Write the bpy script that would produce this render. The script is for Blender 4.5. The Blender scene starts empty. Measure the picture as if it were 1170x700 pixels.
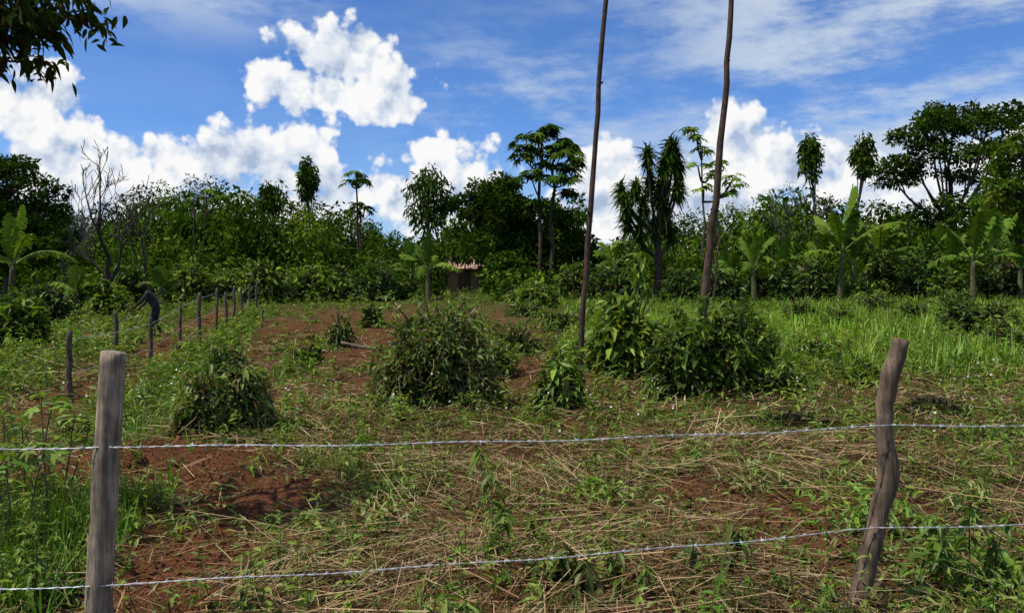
import bpy, numpy as np, math
from mathutils import Vector
rng=np.random.default_rng(11)
H=1.6; FP=950.0; CX=585.0; HV=318.0
def X(u,d): return (u-CX)/FP*d
def Z(v,d): return H-(v-HV)/FP*d
scene=bpy.context.scene

# ---------------------------------------------------------------- helpers
def _h(ix,iy,s):
    a=np.sin(ix*127.1+iy*311.7+s*74.7)*43758.5453
    return a-np.floor(a)
def vn(x,y,s=0):
    x=np.asarray(x,float); y=np.asarray(y,float)
    ix=np.floor(x); iy=np.floor(y); fx=x-ix; fy=y-iy
    fx=fx*fx*(3-2*fx); fy=fy*fy*(3-2*fy)
    return (_h(ix,iy,s)*(1-fx)+_h(ix+1,iy,s)*fx)*(1-fy)+(_h(ix,iy+1,s)*(1-fx)+_h(ix+1,iy+1,s)*fx)*fy
def fbm(x,y,s=0,o=4):
    r=0;a=.5;f=1.;t=0
    for i in range(o):
        r=r+a*vn(np.asarray(x)*f,np.asarray(y)*f,s+i*3.1); t+=a; a*=.5; f*=2.03
    return r/t
def ss(a,b,x):
    t=np.clip((np.asarray(x,float)-a)/(b-a),0,1); return t*t*(3-2*t)
def edge(y): return -3.5-(y-8.35)*0.23
def soil_zone(x,y):
    n=fbm(x*.9,y*.9,5)-.5
    a=ss(-4.9,-4.2,x+n)*ss(-1.5,-2.0,x+n)*ss(8.0,7.2,y+n)*ss(5.6,6.2,y-n)
    b=ss(-2.5,-2.2,x+n*.8)*ss(-1.15,-1.5,x+n*.8)*ss(6.8,6.2,y)
    e=edge(y)-x
    c=ss(1.0,1.3,e+n*.8)*ss(2.4,2.0,e+n*.8)*ss(8,9,y)*ss(34,26,y)*ss(.3,.5,fbm(x*.8,y*.5,61))
    m=.7*ss(.3,-.1,e+n)*ss(9,11,y)*ss(30,24,y)*ss(1.6,-.4,x-.04*y+n*3)
    q=.75*ss(.56,.68,fbm(x*.8,y*.8,88))*ss(-4,-3,x)*ss(11,8,y)
    return np.clip(np.maximum.reduce([a,b,c,q,m*ss(.62,.45,fbm(x*.7,y*.5,31))]),0,1)
def ground_z(x,y):
    x=np.asarray(x,float); y=np.asarray(y,float)
    z=0.75*ss(9,42,y)-0.75*ss(52,75,y)
    near=ss(40,15,y)*ss(-3,1,y)
    z=z+near*(0.22*(fbm(x*.55,y*.55,1,3)-.5)+0.10*(fbm(x*2.1,y*2.1,2,3)-.5))
    s=soil_zone(x,y)
    z=z+near*s*(0.18*(fbm(x*3.2,y*3.2,8,4)-.45)+.05*(fbm(x*11,y*11,18,3)-.5))
    z=z+0.16*np.exp(-(((x+2.9)/1.5)**2+((y-6.9)/.8)**2))
    return z
def green_zone(x,y):
    n=fbm(x*.6,y*.45,21)-.5
    e=edge(y)-x
    strip=ss(-.25,.1,e+n)*ss(1.3,1.0,e+n)*ss(6.8,8.2,y)
    left=ss(2.0,2.5,e+n)*ss(7,8.5,y)
    nl=ss(-1.9,-2.3,x+n*.6)*ss(6.4,5.6,y)
    right=ss(9.5,16,y+n*4)*ss(.02,.12,x/np.maximum(y,1)+n*.15)
    far=ss(24,34,y)
    mid=ss(.52,.66,fbm(x*.8,y*.55,31))*.75
    midf=np.clip(mid*ss(6,10,y)+.06,0,1)
    nr=ss(.51,.68,fbm(x*1.1,y*1.1,41))*.65
    g=np.maximum.reduce([strip,left,nl*.9,right,far*.9,midf*.9,nr])
    return np.clip(g*(1-soil_zone(x,y)*.9),0,1)
def norm(a): return a/np.maximum(np.linalg.norm(a,axis=-1,keepdims=True),1e-9)
def rdir(n,zs=1.,zb=0.):
    d=rng.normal(size=(n,3)); d=norm(d); d[:,2]=d[:,2]*zs+zb
    return norm(d)
def gpos(x,y,dz=0.): return np.stack([x,y,ground_z(x,y)+dz],-1)
def U(a,b,n=None): return rng.uniform(a,b,n)

class MB:
    def __init__(s): s.v=[];s.f=[];s.c=[];s.m=[];s.n=0
    def add(s,V,F,C,mat=0):
        V=np.asarray(V,float).reshape(-1,3); C=np.asarray(C,float)
        if C.ndim==1: C=np.broadcast_to(C,(len(V),3))
        s.v.append(V); s.f.append(np.asarray(F)+s.n); s.c.append(C)
        s.m.append(np.full(len(F),mat,dtype=np.int32)); s.n+=len(V)
    def build(s,name,mats,origin=(0,0,0),smooth=None):
        V=np.concatenate(s.v)-np.array(origin); F=np.concatenate(s.f).astype(np.int32)
        C=np.concatenate(s.c); M=np.concatenate(s.m)
        me=bpy.data.meshes.new(name)
        me.vertices.add(len(V)); me.vertices.foreach_set('co',V.astype(np.float32).ravel())
        me.loops.add(len(F)*4); me.loops.foreach_set('vertex_index',F.ravel())
        me.polygons.add(len(F)); me.polygons.foreach_set('loop_start',np.arange(0,len(F)*4,4,dtype=np.int32))
        me.polygons.foreach_set('material_index',M)
        for m in mats: me.materials.append(m)
        me.update(calc_edges=True)
        sm=np.zeros(len(F),dtype=bool)
        if smooth is not None:
            for k in smooth: sm|=(M==k)
        me.polygons.foreach_set('use_smooth',sm)
        a=me.attributes.new('Col','FLOAT_COLOR','POINT')
        c4=np.ones((len(V),4),dtype=np.float32); c4[:,:3]=np.clip(C,0,1)
        a.data.foreach_set('color',c4.ravel())
        ob=bpy.data.objects.new(name,me); ob.location=origin
        scene.collection.objects.link(ob); return ob

def strips(mb,P,D,S,L,W,C,prof=(.3,1,.1),droop=0.,mat=0,fold=0.):
    N=len(P)
    if N==0: return
    K=len(prof); t=np.linspace(0,1,K); prof=np.array(prof)
    L=np.broadcast_to(L,(N,)); W=np.broadcast_to(W,(N,)); dr=np.broadcast_to(droop,(N,))
    cen=P[:,None,:]+D[:,None,:]*(L[:,None]*t)[...,None]
    cen[:,:,2]-=(dr*L)[:,None]*t**2
    off=S[:,None,:]*(W[:,None]*.5*prof)[...,None]
    C=np.asarray(C,float)
    if C.ndim==1: C=np.broadcast_to(C,(N,3))
    if fold:
        nr=norm(np.cross(D,S)); nr=nr*np.where(nr[:,2:3]<0,-1,1)
        fo=nr[:,None,:]*(W[:,None]*fold*prof)[...,None]
        V=np.stack([cen-off+fo,cen,cen+off+fo],2).reshape(-1,3)
        b=(np.arange(N)*3*K)[:,None]+3*np.arange(K-1)[None,:]
        F=np.concatenate([np.stack([b,b+1,b+4,b+3],-1).reshape(-1,4),np.stack([b+1,b+2,b+5,b+4],-1).reshape(-1,4)])
        mb.add(V,F,np.repeat(C,3*K,0),mat)
    else:
        V=np.stack([cen-off,cen+off],2).reshape(-1,3)
        b=(np.arange(N)*2*K)[:,None]+2*np.arange(K-1)[None,:]
        F=np.stack([b,b+1,b+3,b+2],-1).reshape(-1,4)
        mb.add(V,F,np.repeat(C,2*K,0),mat)
def side(D,flat=0.):
    r=rng.normal(size=D.shape)
    if flat: r[:,2]*=(1-flat)
    return norm(r-D*np.sum(r*D,-1,keepdims=True))
def tube(mb,pts,rad,col,sides=6,mat=1,jit=0.,cap=True):
    pts=np.asarray(pts,float); K=len(pts); rad=np.broadcast_to(rad,(K,)).astype(float)
    if cap:
        pts=np.vstack([pts,pts[-1:]+ (pts[-1:]-pts[-2:-1])*1e-3]); rad=np.append(rad,rad[-1]*.02); K+=1
    T=norm(np.gradient(pts,axis=0)); ref=np.array([0.,1.,0.1]) if abs(T[0][2])>.5 else np.array([0,0,1.])
    A=norm(np.cross(T,ref)); B=np.cross(T,A)
    an=np.arange(sides)/sides*2*np.pi
    rr=rad[:,None]*np.ones(sides)
    if jit: rr=rr*(1+jit*rng.normal(size=(K,sides)))
    V=pts[:,None,:]+rr[...,None]*(A[:,None,:]*np.cos(an)[None,:,None]+B[:,None,:]*np.sin(an)[None,:,None])
    k=np.arange(K-1)[:,None]*sides; j=np.arange(sides)[None,:]; j2=(j+1)%sides
    F=np.stack([k+j,k+j2,k+sides+j2,k+sides+j],-1).reshape(-1,4)
    mb.add(V.reshape(-1,3),F,col,mat)
def smoothpath(pts,n=12,wob=0.):
    pts=np.asarray(pts,float); t=np.linspace(0,len(pts)-1,n); i=np.clip(t.astype(int),0,len(pts)-2); f=(t-i)[:,None]
    P0=pts[np.maximum(i-1,0)];P1=pts[i];P2=pts[i+1];P3=pts[np.minimum(i+2,len(pts)-1)]
    r=.5*((2*P1)+(-P0+P2)*f+(2*P0-5*P1+4*P2-P3)*f**2+(-P0+3*P1-3*P2+P3)*f**3)
    if wob: r[1:-1]+=rng.normal(size=(n-2,3))*wob
    return r
def vary(col,n,lo=.65,hi=1.4,hue=.12):
    c=np.asarray(col)[None,:]*U(lo,hi,(n,1))
    c=c*(1+rng.normal(size=(n,3))*np.array([hue,hue*.4,hue*.6]))
    return np.clip(c,.002,1)
def pick(pal,n,lo=.7,hi=1.35):
    pal=np.asarray(pal); return vary([1,1,1],n,lo,hi)*pal[rng.integers(0,len(pal),n)]

# ---------------------------------------------------------------- materials
def newmat(name):
    m=bpy.data.materials.new(name); m.use_nodes=True; nt=m.node_tree; nt.nodes.clear(); return m,nt
def leafmat(name,trans=.3,gloss=0.,mul=1.):
    m,nt=newmat(name); N=nt.nodes; l=nt.links
    o=N.new('ShaderNodeOutputMaterial'); a=N.new('ShaderNodeAttribute'); a.attribute_name='Col'
    d=N.new('ShaderNodeBsdfDiffuse'); src=a.outputs['Color']
    if mul!=1.:
        s=N.new('ShaderNodeVectorMath'); s.operation='SCALE'; s.inputs['Scale'].default_value=mul; l.new(src,s.inputs[0]); src=s.outputs[0]
    l.new(src,d.inputs['Color']); out=d.outputs[0]
    if trans>0:
        t=N.new('ShaderNodeBsdfTranslucent'); m2=N.new('ShaderNodeVectorMath'); m2.operation='MULTIPLY'; m2.inputs[1].default_value=(1.7,1.8,.4)
        l.new(src,m2.inputs[0]); l.new(m2.outputs[0],t.inputs['Color'])
        x=N.new('ShaderNodeMixShader'); x.inputs[0].default_value=trans
        l.new(out,x.inputs[1]); l.new(t.outputs[0],x.inputs[2]); out=x.outputs[0]
    if gloss>0:
        g=N.new('ShaderNodeBsdfGlossy'); g.inputs['Roughness'].default_value=.5; g.inputs['Color'].default_value=(.9,1,.8,1)
        x=N.new('ShaderNodeMixShader'); x.inputs[0].default_value=gloss; l.new(out,x.inputs[1]); l.new(g.outputs[0],x.inputs[2]); out=x.outputs[0]
    l.new(out,o.inputs[0]); return m
def barkmat(name,zs=6.,bump=.5,scale=30):
    m,nt=newmat(name); N=nt.nodes; l=nt.links
    o=N.new('ShaderNodeOutputMaterial'); a=N.new('ShaderNodeAttribute'); a.attribute_name='Col'
    tc=N.new('ShaderNodeTexCoord'); mp=N.new('ShaderNodeMapping'); mp.inputs['Scale'].default_value=(1,1,1/zs)
    l.new(tc.outputs['Object'],mp.inputs[0])
    no=N.new('ShaderNodeTexNoise'); no.inputs['Scale'].default_value=scale; no.inputs['Detail'].default_value=6; no.inputs['Roughness'].default_value=.65
    n2=N.new('ShaderNodeTexNoise'); n2.inputs['Scale'].default_value=scale*.25; n2.inputs['Detail'].default_value=4
    l.new(mp.outputs[0],no.inputs['Vector']); l.new(tc.outputs['Object'],n2.inputs['Vector'])
    mr=N.new('ShaderNodeMapRange'); mr.inputs[1].default_value=.32; mr.inputs[2].default_value=.68; mr.inputs[3].default_value=.4; mr.inputs[4].default_value=1.5; l.new(no.outputs[0],mr.inputs[0])
    mr2=N.new('ShaderNodeMapRange'); mr2.inputs[1].default_value=.35; mr2.inputs[2].default_value=.65; mr2.inputs[3].default_value=.6; mr2.inputs[4].default_value=1.2; l.new(n2.outputs[0],mr2.inputs[0])
    mm=N.new('ShaderNodeMath'); mm.operation='MULTIPLY'; l.new(mr.outputs[0],mm.inputs[0]); l.new(mr2.outputs[0],mm.inputs[1])
    mu=N.new('ShaderNodeVectorMath'); mu.operation='SCALE'; l.new(a.outputs['Color'],mu.inputs[0]); l.new(mm.outputs[0],mu.inputs['Scale'])
    p=N.new('ShaderNodeBsdfPrincipled'); p.inputs['Roughness'].default_value=.85; p.inputs['Specular IOR Level'].default_value=.2
    l.new(mu.outputs[0],p.inputs['Base Color'])
    b=N.new('ShaderNodeBump'); b.inputs['Strength'].default_value=bump; b.inputs['Distance'].default_value=.01
    l.new(no.outputs[0],b.inputs['Height']); l.new(b.outputs[0],p.inputs['Normal']); l.new(p.outputs[0],o.inputs[0])
    return m
LEAF=leafmat('leaf_material',.28,.02,1.15); LEAFD=leafmat('tree_leaf_material',.16,0,1.0); DRY=leafmat('straw_material',0)
BARK=barkmat('bark_material'); POST=barkmat('post_wood_material',10.,.9,45)
CLOTH=barkmat('cloth_material',1.,.2,20)
def simplemat(name,col,rough,metal=0.):
    m,nt=newmat(name); N=nt.nodes; l=nt.links
    o=N.new('ShaderNodeOutputMaterial'); p=N.new('ShaderNodeBsdfPrincipled'); l.new(p.outputs[0],o.inputs[0])
    tc=N.new('ShaderNodeTexCoord'); no=N.new('ShaderNodeTexNoise'); no.inputs['Scale'].default_value=9; no.inputs['Detail'].default_value=6; l.new(tc.outputs['Object'],no.inputs['Vector'])
    r=N.new('ShaderNodeValToRGB'); r.color_ramp.elements[0].position=.3; r.color_ramp.elements[1].position=.7
    r.color_ramp.elements[0].color=(*[c*.6 for c in col],1); r.color_ramp.elements[1].color=(*[min(1,c*1.25) for c in col],1)
    l.new(no.outputs[0],r.inputs[0]); l.new(r.outputs[0],p.inputs['Base Color'])
    p.inputs['Roughness'].default_value=rough; p.inputs['Metallic'].default_value=metal; return m
WIRE=simplemat('galvanised_wire_material',(.55,.56,.58),.5,.45)

def groundmat():
    m,nt=newmat('ground_material'); N=nt.nodes; l=nt.links
    o=N.new('ShaderNodeOutputMaterial'); a=N.new('ShaderNodeAttribute'); a.attribute_name='Col'
    sp=N.new('ShaderNodeSeparateColor'); l.new(a.outputs['Color'],sp.inputs[0])
    g=N.new('ShaderNodeNewGeometry')
    def noise(sc,det=6,ro=.6):
        n=N.new('ShaderNodeTexNoise'); n.inputs['Scale'].default_value=sc; n.inputs['Detail'].default_value=det; n.inputs['Roughness'].default_value=ro
        l.new(g.outputs['Position'],n.inputs['Vector']); return n
    def ramp(n,c0,c1,p0=.35,p1=.65):
        r=N.new('ShaderNodeValToRGB'); r.color_ramp.elements[0].position=p0; r.color_ramp.elements[1].position=p1
        r.color_ramp.elements[0].color=(*c0,1); r.color_ramp.elements[1].color=(*c1,1); l.new(n.outputs[0],r.inputs[0]); return r
    n1=noise(7,2); n2=noise(38,4,.7); n3=noise(1.1,2)
    soil=ramp(n2,(.045,.018,.010),(.17,.072,.037))
    lit=ramp(n2,(.035,.019,.010),(.19,.105,.05),.3,.75)
    grn=ramp(n1,(.02,.03,.008),(.075,.10,.025))
    def mix(f,c1,c2):
        x=N.new('ShaderNodeMix'); x.data_type='RGBA'; l.new(f,x.inputs[0]); l.new(c1,x.inputs[6]); l.new(c2,x.inputs[7]); return x.outputs[2]
    c=mix(sp.outputs[2],lit.outputs[0],soil.outputs[0])
    mr=N.new('ShaderNodeMapRange'); mr.inputs[1].default_value=.35; mr.inputs[2].default_value=.65; l.new(n3.outputs[0],mr.inputs[0]); mr.inputs[3].default_value=.5; mr.inputs[4].default_value=1
    mm=N.new('ShaderNodeMath'); mm.operation='MULTIPLY'; l.new(mr.outputs[0],mm.inputs[0]); l.new(sp.outputs[1],mm.inputs[1])
    c=mix(mm.outputs[0],c,grn.outputs[0])
    p=N.new('ShaderNodeBsdfDiffuse'); l.new(c,p.inputs['Color'])
    b=N.new('ShaderNodeBump'); b.inputs['Strength'].default_value=.8; b.inputs['Distance'].default_value=.04
    l.new(n2.outputs[0],b.inputs['Height']); l.new(b.outputs[0],p.inputs['Normal']); l.new(p.outputs[0],o.inputs[0])
    return m
GM=groundmat()
xs=np.concatenate([np.geomspace(600,15,18)*-1,np.arange(-14,-5,.25),np.arange(-5,5.01,.05),np.arange(5.25,14.1,.25),np.geomspace(15,600,18)])
ys=np.concatenate([-np.geomspace(60,1,8),np.arange(0,2.4,.3),np.arange(2.5,10,.045),np.arange(10.1,52,.3),np.geomspace(53,1200,22)])
gx,gy=np.meshgrid(xs,ys); gz=ground_z(gx,gy)
gb=MB(); nx=len(xs); ny=len(ys)
i=(np.arange(ny-1)[:,None]*nx+np.arange(nx-1)[None,:])
gc=np.stack([np.zeros_like(gx),green_zone(gx,gy),soil_zone(gx,gy)],-1).reshape(-1,3)
gb.add(np.stack([gx,gy,gz],-1).reshape(-1,3),np.stack([i,i+1,i+nx+1,i+nx],-1).reshape(-1,4),gc,0)
gb.build('ground',[GM],smooth=[0])

# ---------------------------------------------------------------- scatter
def sample(n,y0,y1,dens,wid=.68,pad=.7):
    y=y0*(y1/y0)**rng.random(n); x=(rng.random(n)*2-1)*(wid*y+pad)
    k=rng.random(n)<dens(x,y)
    return x[k],y[k]
def grass(name,n,y0,y1,dens,blades,hf,wf,pal,K=3):
    x,y=sample(n,y0,y1,dens)
    nt=len(x); h=hf(x,y)*U(.6,1.3,nt)
    tc=pick(pal,nt,.7,1.3)*(1+.45*ss(11,22,y)*ss(0,.15,x/y))[:,None]*(.65+.7*fbm(x*.5,y*.35,501))[:,None]
    P=np.repeat(gpos(x,y,-.01),blades,0); M=len(P)
    hh=np.repeat(h,blades)*U(.5,1.1,M); a=U(0,2*np.pi,M); ln=U(.1,.75,M)
    P[:,0]+=np.cos(a)*hh*.12*U(0,1,M); P[:,1]+=np.sin(a)*hh*.12*U(0,1,M)
    D=norm(np.stack([np.cos(a)*ln,np.sin(a)*ln,np.ones(M)],-1))
    b=a+np.pi/2+rng.normal(size=M)*.5
    S=np.stack([np.cos(b),np.sin(b),np.zeros(M)],-1)
    W=wf*np.clip(P[:,1]/8,.8,2.6)*U(.7,1.4,M)
    C=np.repeat(tc,blades,0)*U(.75,1.25,(M,1))
    mb=MB(); strips(mb,P,D,S,hh,W,C,prof=(.7,1,.55,.08) if K==4 else (.8,1,.1),droop=U(.05,.6,M)*ln*1.3)
    mb.build(name,[LEAF]); return nt
GP=[(.085,.155,.012),(.11,.19,.016),(.065,.115,.010),(.15,.20,.026),(.13,.21,.016)]
def hgt(x,y):
    e=edge(y)-x
    s=.15+.10*ss(-.2,.3,e)*ss(2.6,1.6,e)+.26*ss(13,26,y)*ss(0,.1,x/y)+.16*ss(-2,-3,x)*ss(6.5,5,y)
    return s*(.45+1.1*fbm(x*.6,y*.6,77))
grass('grass',34000,3.2,46,lambda x,y:green_zone(x,y)**1.3*(.2+1.0*ss(.38,.65,fbm(x*1.3,y*1.3,3))),9,hgt,.0068,GP)
grass('tall_grass',1500,3.6,9,lambda x,y:ss(-1.9,-2.3,x+.3*(fbm(x,y,9)-.5))*ss(8.5,6,y)*(1-soil_zone(x,y)*.9),12,lambda x,y:.36+0*x,.010,[(.10,.21,.018),(.15,.27,.028)],4)
grass('field_grass',6600,12,46,lambda x,y:ss(.03,.12,x/y)*ss(12,17,y)*ss(.35,.58,fbm(x*.35,y*.25,66)),9,lambda x,y:.55*(.3+fbm(x*.3,y*.3,8)),.010,[(.16,.23,.025),(.22,.27,.045),(.12,.21,.02)],3)
def spiky(name,u,d,n,h,w,pal,r=.3):
    mb=MB(); x=X(u,d)+rng.normal(size=n)*r; y=d+rng.normal(size=n)*r
    P=gpos(x,y); a=U(0,6.28,n); ln=U(.05,.8,n); D=norm(np.stack([np.cos(a)*ln,np.sin(a)*ln,np.ones(n)],-1))
    S=np.stack([-np.sin(a),np.cos(a),0*a],-1)
    strips(mb,P,D,S,U(.5,1.,n)*h,w*U(.7,1.3,n),pick(pal,n),prof=(.6,1,.8,.5,.05),droop=U(.1,.5,n))
    mb.build(name,[LEAF],origin=(X(u,d),d,float(ground_z(X(u,d),d))))
LG=[(.14,.24,.025),(.19,.28,.045),(.09,.18,.018)]
for u,d,n,h in [(1088,14.5,100,.85),(1125,15,90,.8),(1055,13.8,60,.65),(1160,14,60,.7),(1040,19,70,.9),(1005,18,60,1.1),(1035,15.5,60,1.0),(1130,12.5,40,.6)]:
    spiky('lemongrass_clump',u,d,n,h,.032,LG)
spiky('lemongrass_clump',447,10.3,160,.32,.012,[(.07,.16,.03),(.1,.2,.05)],.12)

def flatlitter(name,n,y0,y1,dens,Lr,wid,pal,zr,mat,prof=(.8,1,.8),tilt=.18,coher=1.,fold=0.,droop=(-.05,.12),sp=.75):
    x,y=sample(n,y0,y1,dens); M=len(x)
    a=fbm(x*.5,y*.5,55,2)*9*coher+rng.normal(size=M)*sp if coher else U(0,6.28,M)
    P=gpos(x,y,U(0.003,zr,M)*fbm(x*1.5,y*1.5,66)*1.8)
    D=norm(np.stack([np.cos(a),np.sin(a),rng.normal(size=M)*tilt+.05],-1))
    S=norm(np.stack([-np.sin(a),np.cos(a),rng.normal(size=M)*.4],-1))
    W=wid*np.clip(y/6,.85,2.4)*U(.6,1.5,M)
    mb=MB(); strips(mb,P,D,S,U(*Lr,M),W,pick(pal,M,.55,1.35),prof=prof,droop=U(droop[0],droop[1],M),fold=fold)
    mb.build(name,[mat]); return M
straw_d=lambda x,y:(1-soil_zone(x,y)*.75)*(1-ss(.5,.9,green_zone(x,y))*.75)*(.35+1.1*ss(.36,.60,fbm(x*.9,y*.9,14)))*ss(30,16,y)
SP=[(.26,.165,.08),(.34,.235,.12),(.18,.10,.045),(.12,.065,.03),(.42,.32,.18),(.09,.05,.026),(.07,.04,.022)]
flatlitter('straw',98000,3.2,24,straw_d,(.06,.38),.0046,SP,.11,DRY,sp=1.)
flatlitter('dry_stalks',6200,3.3,14,lambda x,y:(1-soil_zone(x,y)*.8)*ss(.50,.68,fbm(x*.55,y*.7,202,3)),(.3,.8),.006,[(.42,.31,.17),(.32,.22,.11),(.22,.14,.07)],.16,DRY,sp=.5)
WL=[(.10,.15,.02),(.13,.19,.035),(.07,.11,.015),(.14,.10,.045),(.10,.06,.03),(.17,.21,.055),(.12,.075,.035)]
flatlitter('leaf_litter',22000,3.2,22,lambda x,y:(1-soil_zone(x,y)*.6)*(.12+1.*ss(.45,.62,fbm(x*1.4,y*1.4,91))),(.03,.10),.020,WL,.08,LEAF,prof=(.15,.9,.75,.05),tilt=.4,coher=0,fold=.25,droop=(0,.5))
def cutpiles():
    mb=MB(); x,y=sample(560,3.5,18,lambda x,y:(1-soil_zone(x,y)*.6)*.75*ss(-9,-3,x)*ss(.42,.55,fbm(x*.6,y*.6,303)))
    for a,b in zip(x,y):
        n=int(U(40,120)); r=U(.10,.32); px=a+rng.normal(size=n)*r; py=b+rng.normal(size=n)*r*.8
        hgt_=U(.05,.2); q=np.exp(-((px-a)**2+(py-b)**2)/(2*r*r))
        P=gpos(px,py,q*hgt_*U(.3,1.1,n)+.01)
        aa=U(0,6.28,n); D=norm(np.stack([np.cos(aa),np.sin(aa),rng.normal(size=n)*.4],-1)); S=norm(np.stack([-np.sin(aa),np.cos(aa),rng.normal(size=n)*.5],-1))
        c=[(.10,.17,.02),(.16,.22,.045),(.07,.12,.015),(.17,.21,.06),(.13,.09,.045),(.12,.20,.025)][rng.integers(0,6)]
        strips(mb,P,D,S,U(.05,.16,n),U(.012,.032,n),vary(c,n,.4,1.5),prof=(.1,.9,.8,.05),droop=U(.1,.7,n),fold=.25)
    mb.build('cut_weeds',[LEAF])
cutpiles()
def weeds(name,n,y0,y1,dens,hr,nl,ls,pal,flower=False):
    x,y=sample(n,y0,y1,dens); M=len(x); h=U(*hr,M)*(.6+.8*fbm(x*.8,y*.8,17)); B=gpos(x,y,-.01)
    lean=rng.normal(size=(M,3))*.18; lean[:,2]=1; lean=norm(lean)
    mb=MB()
    a=U(0,6.28,M); strips(mb,B,lean,np.stack([np.cos(a),np.sin(a),0*a],-1),h,.006*np.clip(y/6,1,2),pick([(.10,.11,.04),(.12,.08,.04)],M),prof=(1,.8,.5))
    t=U(.15,1.,(M,nl)); P=(B[:,None]+lean[:,None]*(h[:,None]*t)[...,None]).reshape(-1,3); Q=M*nl
    a=U(0,6.28,Q); D=norm(np.stack([np.cos(a),np.sin(a),U(-.2,.8,Q)],-1)); S=norm(np.stack([-np.sin(a),np.cos(a),rng.normal(size=Q)*.3],-1))
    yy=np.repeat(y,nl); sc=ls*np.clip(yy/9,.7,1.9)*U(.5,1.4,Q)*(1.25-.6*t.reshape(-1))
    pc=np.repeat(pick(pal,M,.7,1.3),nl,0)*U(.7,1.3,(Q,1))
    strips(mb,P,D,S,sc,sc*.30,pc,prof=(.15,1,.75,.05),droop=U(.1,.6,Q),fold=.2)
    if flower:
        k=(rng.random(Q)<.05)&(yy>8); n2=k.sum(); D2=rdir(n2); strips(mb,P[k]+np.array([0,0,.05]),D2,side(D2),.025,.025,(.6,.58,.5),prof=(.6,1,.6))
    mb.build(name,[LEAF])
WP=[(.085,.145,.012),(.11,.18,.016),(.06,.105,.010),(.14,.19,.026),(.16,.21,.03)]
weeds('weeds',9000,3.4,44,lambda x,y:np.clip(green_zone(x,y)**1.2*.85+.04,0,1),(.15,.55),13,.095,WP,True)
weeds('young_weeds',2800,3.4,14,lambda x,y:(.08+.6*ss(.47,.62,fbm(x*1.2,y*1.2,71)))*(1-.6*soil_zone(x,y)),(.04,.22),9,.06,[(.12,.21,.02),(.09,.17,.015)])
def clods():
    x,y=sample(15000,3.4,15,lambda x,y:soil_zone(x,y)); M=len(x); s=U(.003,.013,M)*rng.choice([1,1,1,1,2.2],M)
    c=np.array([[-1,-1,-1],[1,-1,-1],[1,1,-1],[-1,1,-1],[-1,-1,1],[1,-1,1],[1,1,1],[-1,1,1]])*.6
    A=rdir(M);B=side(A);Cc=np.cross(A,B); R=np.stack([A,B,Cc],-1)
    q=c[None]*s[:,None,None]*(1+rng.normal(size=(M,8,3))*.35)
    V=gpos(x,y,s*.2)[:,None]+np.einsum('nij,nkj->nki',R,q)
    f=np.array([[0,3,2,1],[4,5,6,7],[0,1,5,4],[1,2,6,5],[2,3,7,6],[3,0,4,7]])
    F=((np.arange(M)*8)[:,None,None]+f[None]).reshape(-1,4)
    mb=MB(); mb.add(V.reshape(-1,3),F,np.repeat(pick([(.17,.07,.034),(.12,.05,.026),(.2,.09,.045)],M),8,0)); mb.build('soil_clods',[DRY])
clods()

# ---------------------------------------------------------------- generators
def clumps_leaves(mb,C,R,nper,L,W,pal,flat=.75,down=0.,prof=(.2,1,.1),br=(.55,1.4)):
    C=np.asarray(C,float); M=len(C); R=np.broadcast_to(R,(M,))
    # keep an opening in the planting in front of the house
    if C[0,1]>25:
        cu=C[:,0]/C[:,1]*FP+CX; cv=HV-(C[:,2]-H)/C[:,1]*FP; k=~((cu>502)&(cu<556)&(cv>292)&(cv<345)); C=C[k]; R=R[k]; M=len(C)
        if M==0: return
    nper=int(nper)
    cc=pick(pal,M,*br); N=M*nper
    d=rdir(N); rad=np.repeat(R,nper)*U(.15,1,N)**.55
    P=np.repeat(C,nper,0)+d*rad[:,None]*np.array([1,1,flat])
    D=norm(d*.7+rdir(N)*.8+np.array([0,0,-down])); S=side(D,.5)
    s=U(.6,1.35,N)
    strips(mb,P,D,S,L*s,W*s,np.repeat(cc,nper,0)*U(.7,1.3,(N,1)),prof=prof,droop=U(0,.4,N))
def grow(mb,p,d,L,r,depth,col,spread=.6,kids=3,up=.12,shrink=.68,tips=None,sides=5,wob=.08,rmin=.006):
    n=4; pts=[p]; dd=np.array(d,float)
    for i in range(n):
        dd=norm(dd+rng.normal(size=3)*wob+np.array([0,0,up*.3])); pts.append(pts[-1]+dd*L/n)
    pts=np.array(pts); r2=max(r*.62,rmin)
    tube(mb,pts,np.linspace(r,r2,n+1),col,sides,1,cap=False)
    if depth<=0:
        tips.append(pts[-1]); tips.append(pts[-2]); return
    for k in range(kids):
        nd=norm(dd+rdir(1)[0]*spread*1.3+np.array([0,0,up])); t=n if k==0 else rng.integers(max(1,n-2),n+1)
        grow(mb,pts[t],nd,L*shrink*U(.75,1.2),r2*U(.6,.9) if k else r2*.95,depth-1,col,spread,kids,up,shrink,tips,max(3,sides-1),wob,rmin)
BK=(.07,.052,.04)
def trunk(mb,u,d,vtop,r,col=BK,ub=None,wob=.05,y=None):
    x0=X(u if ub is None else ub,d); z0=float(ground_z(x0,d)); p=smoothpath([(x0,d,z0-.1),(x0*.5+X(u,d)*.5+U(-.1,.1),d,(z0+Z(vtop,d))/2),(X(u,d),d,Z(vtop,d))],9,wob)
    tube(mb,p,np.linspace(r,r*.45,9),col,7,1); return p
def org(u,d): return (X(u,d),d,float(ground_z(X(u,d),d)))
TG=[(.030,.060,.007),(.045,.085,.010),(.025,.048,.006),(.06,.105,.012)]
TG2=[(.064,.115,.011),(.09,.15,.015),(.048,.09,.010)]
TY=[(.14,.20,.020),(.18,.235,.028),(.11,.18,.02)]

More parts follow.
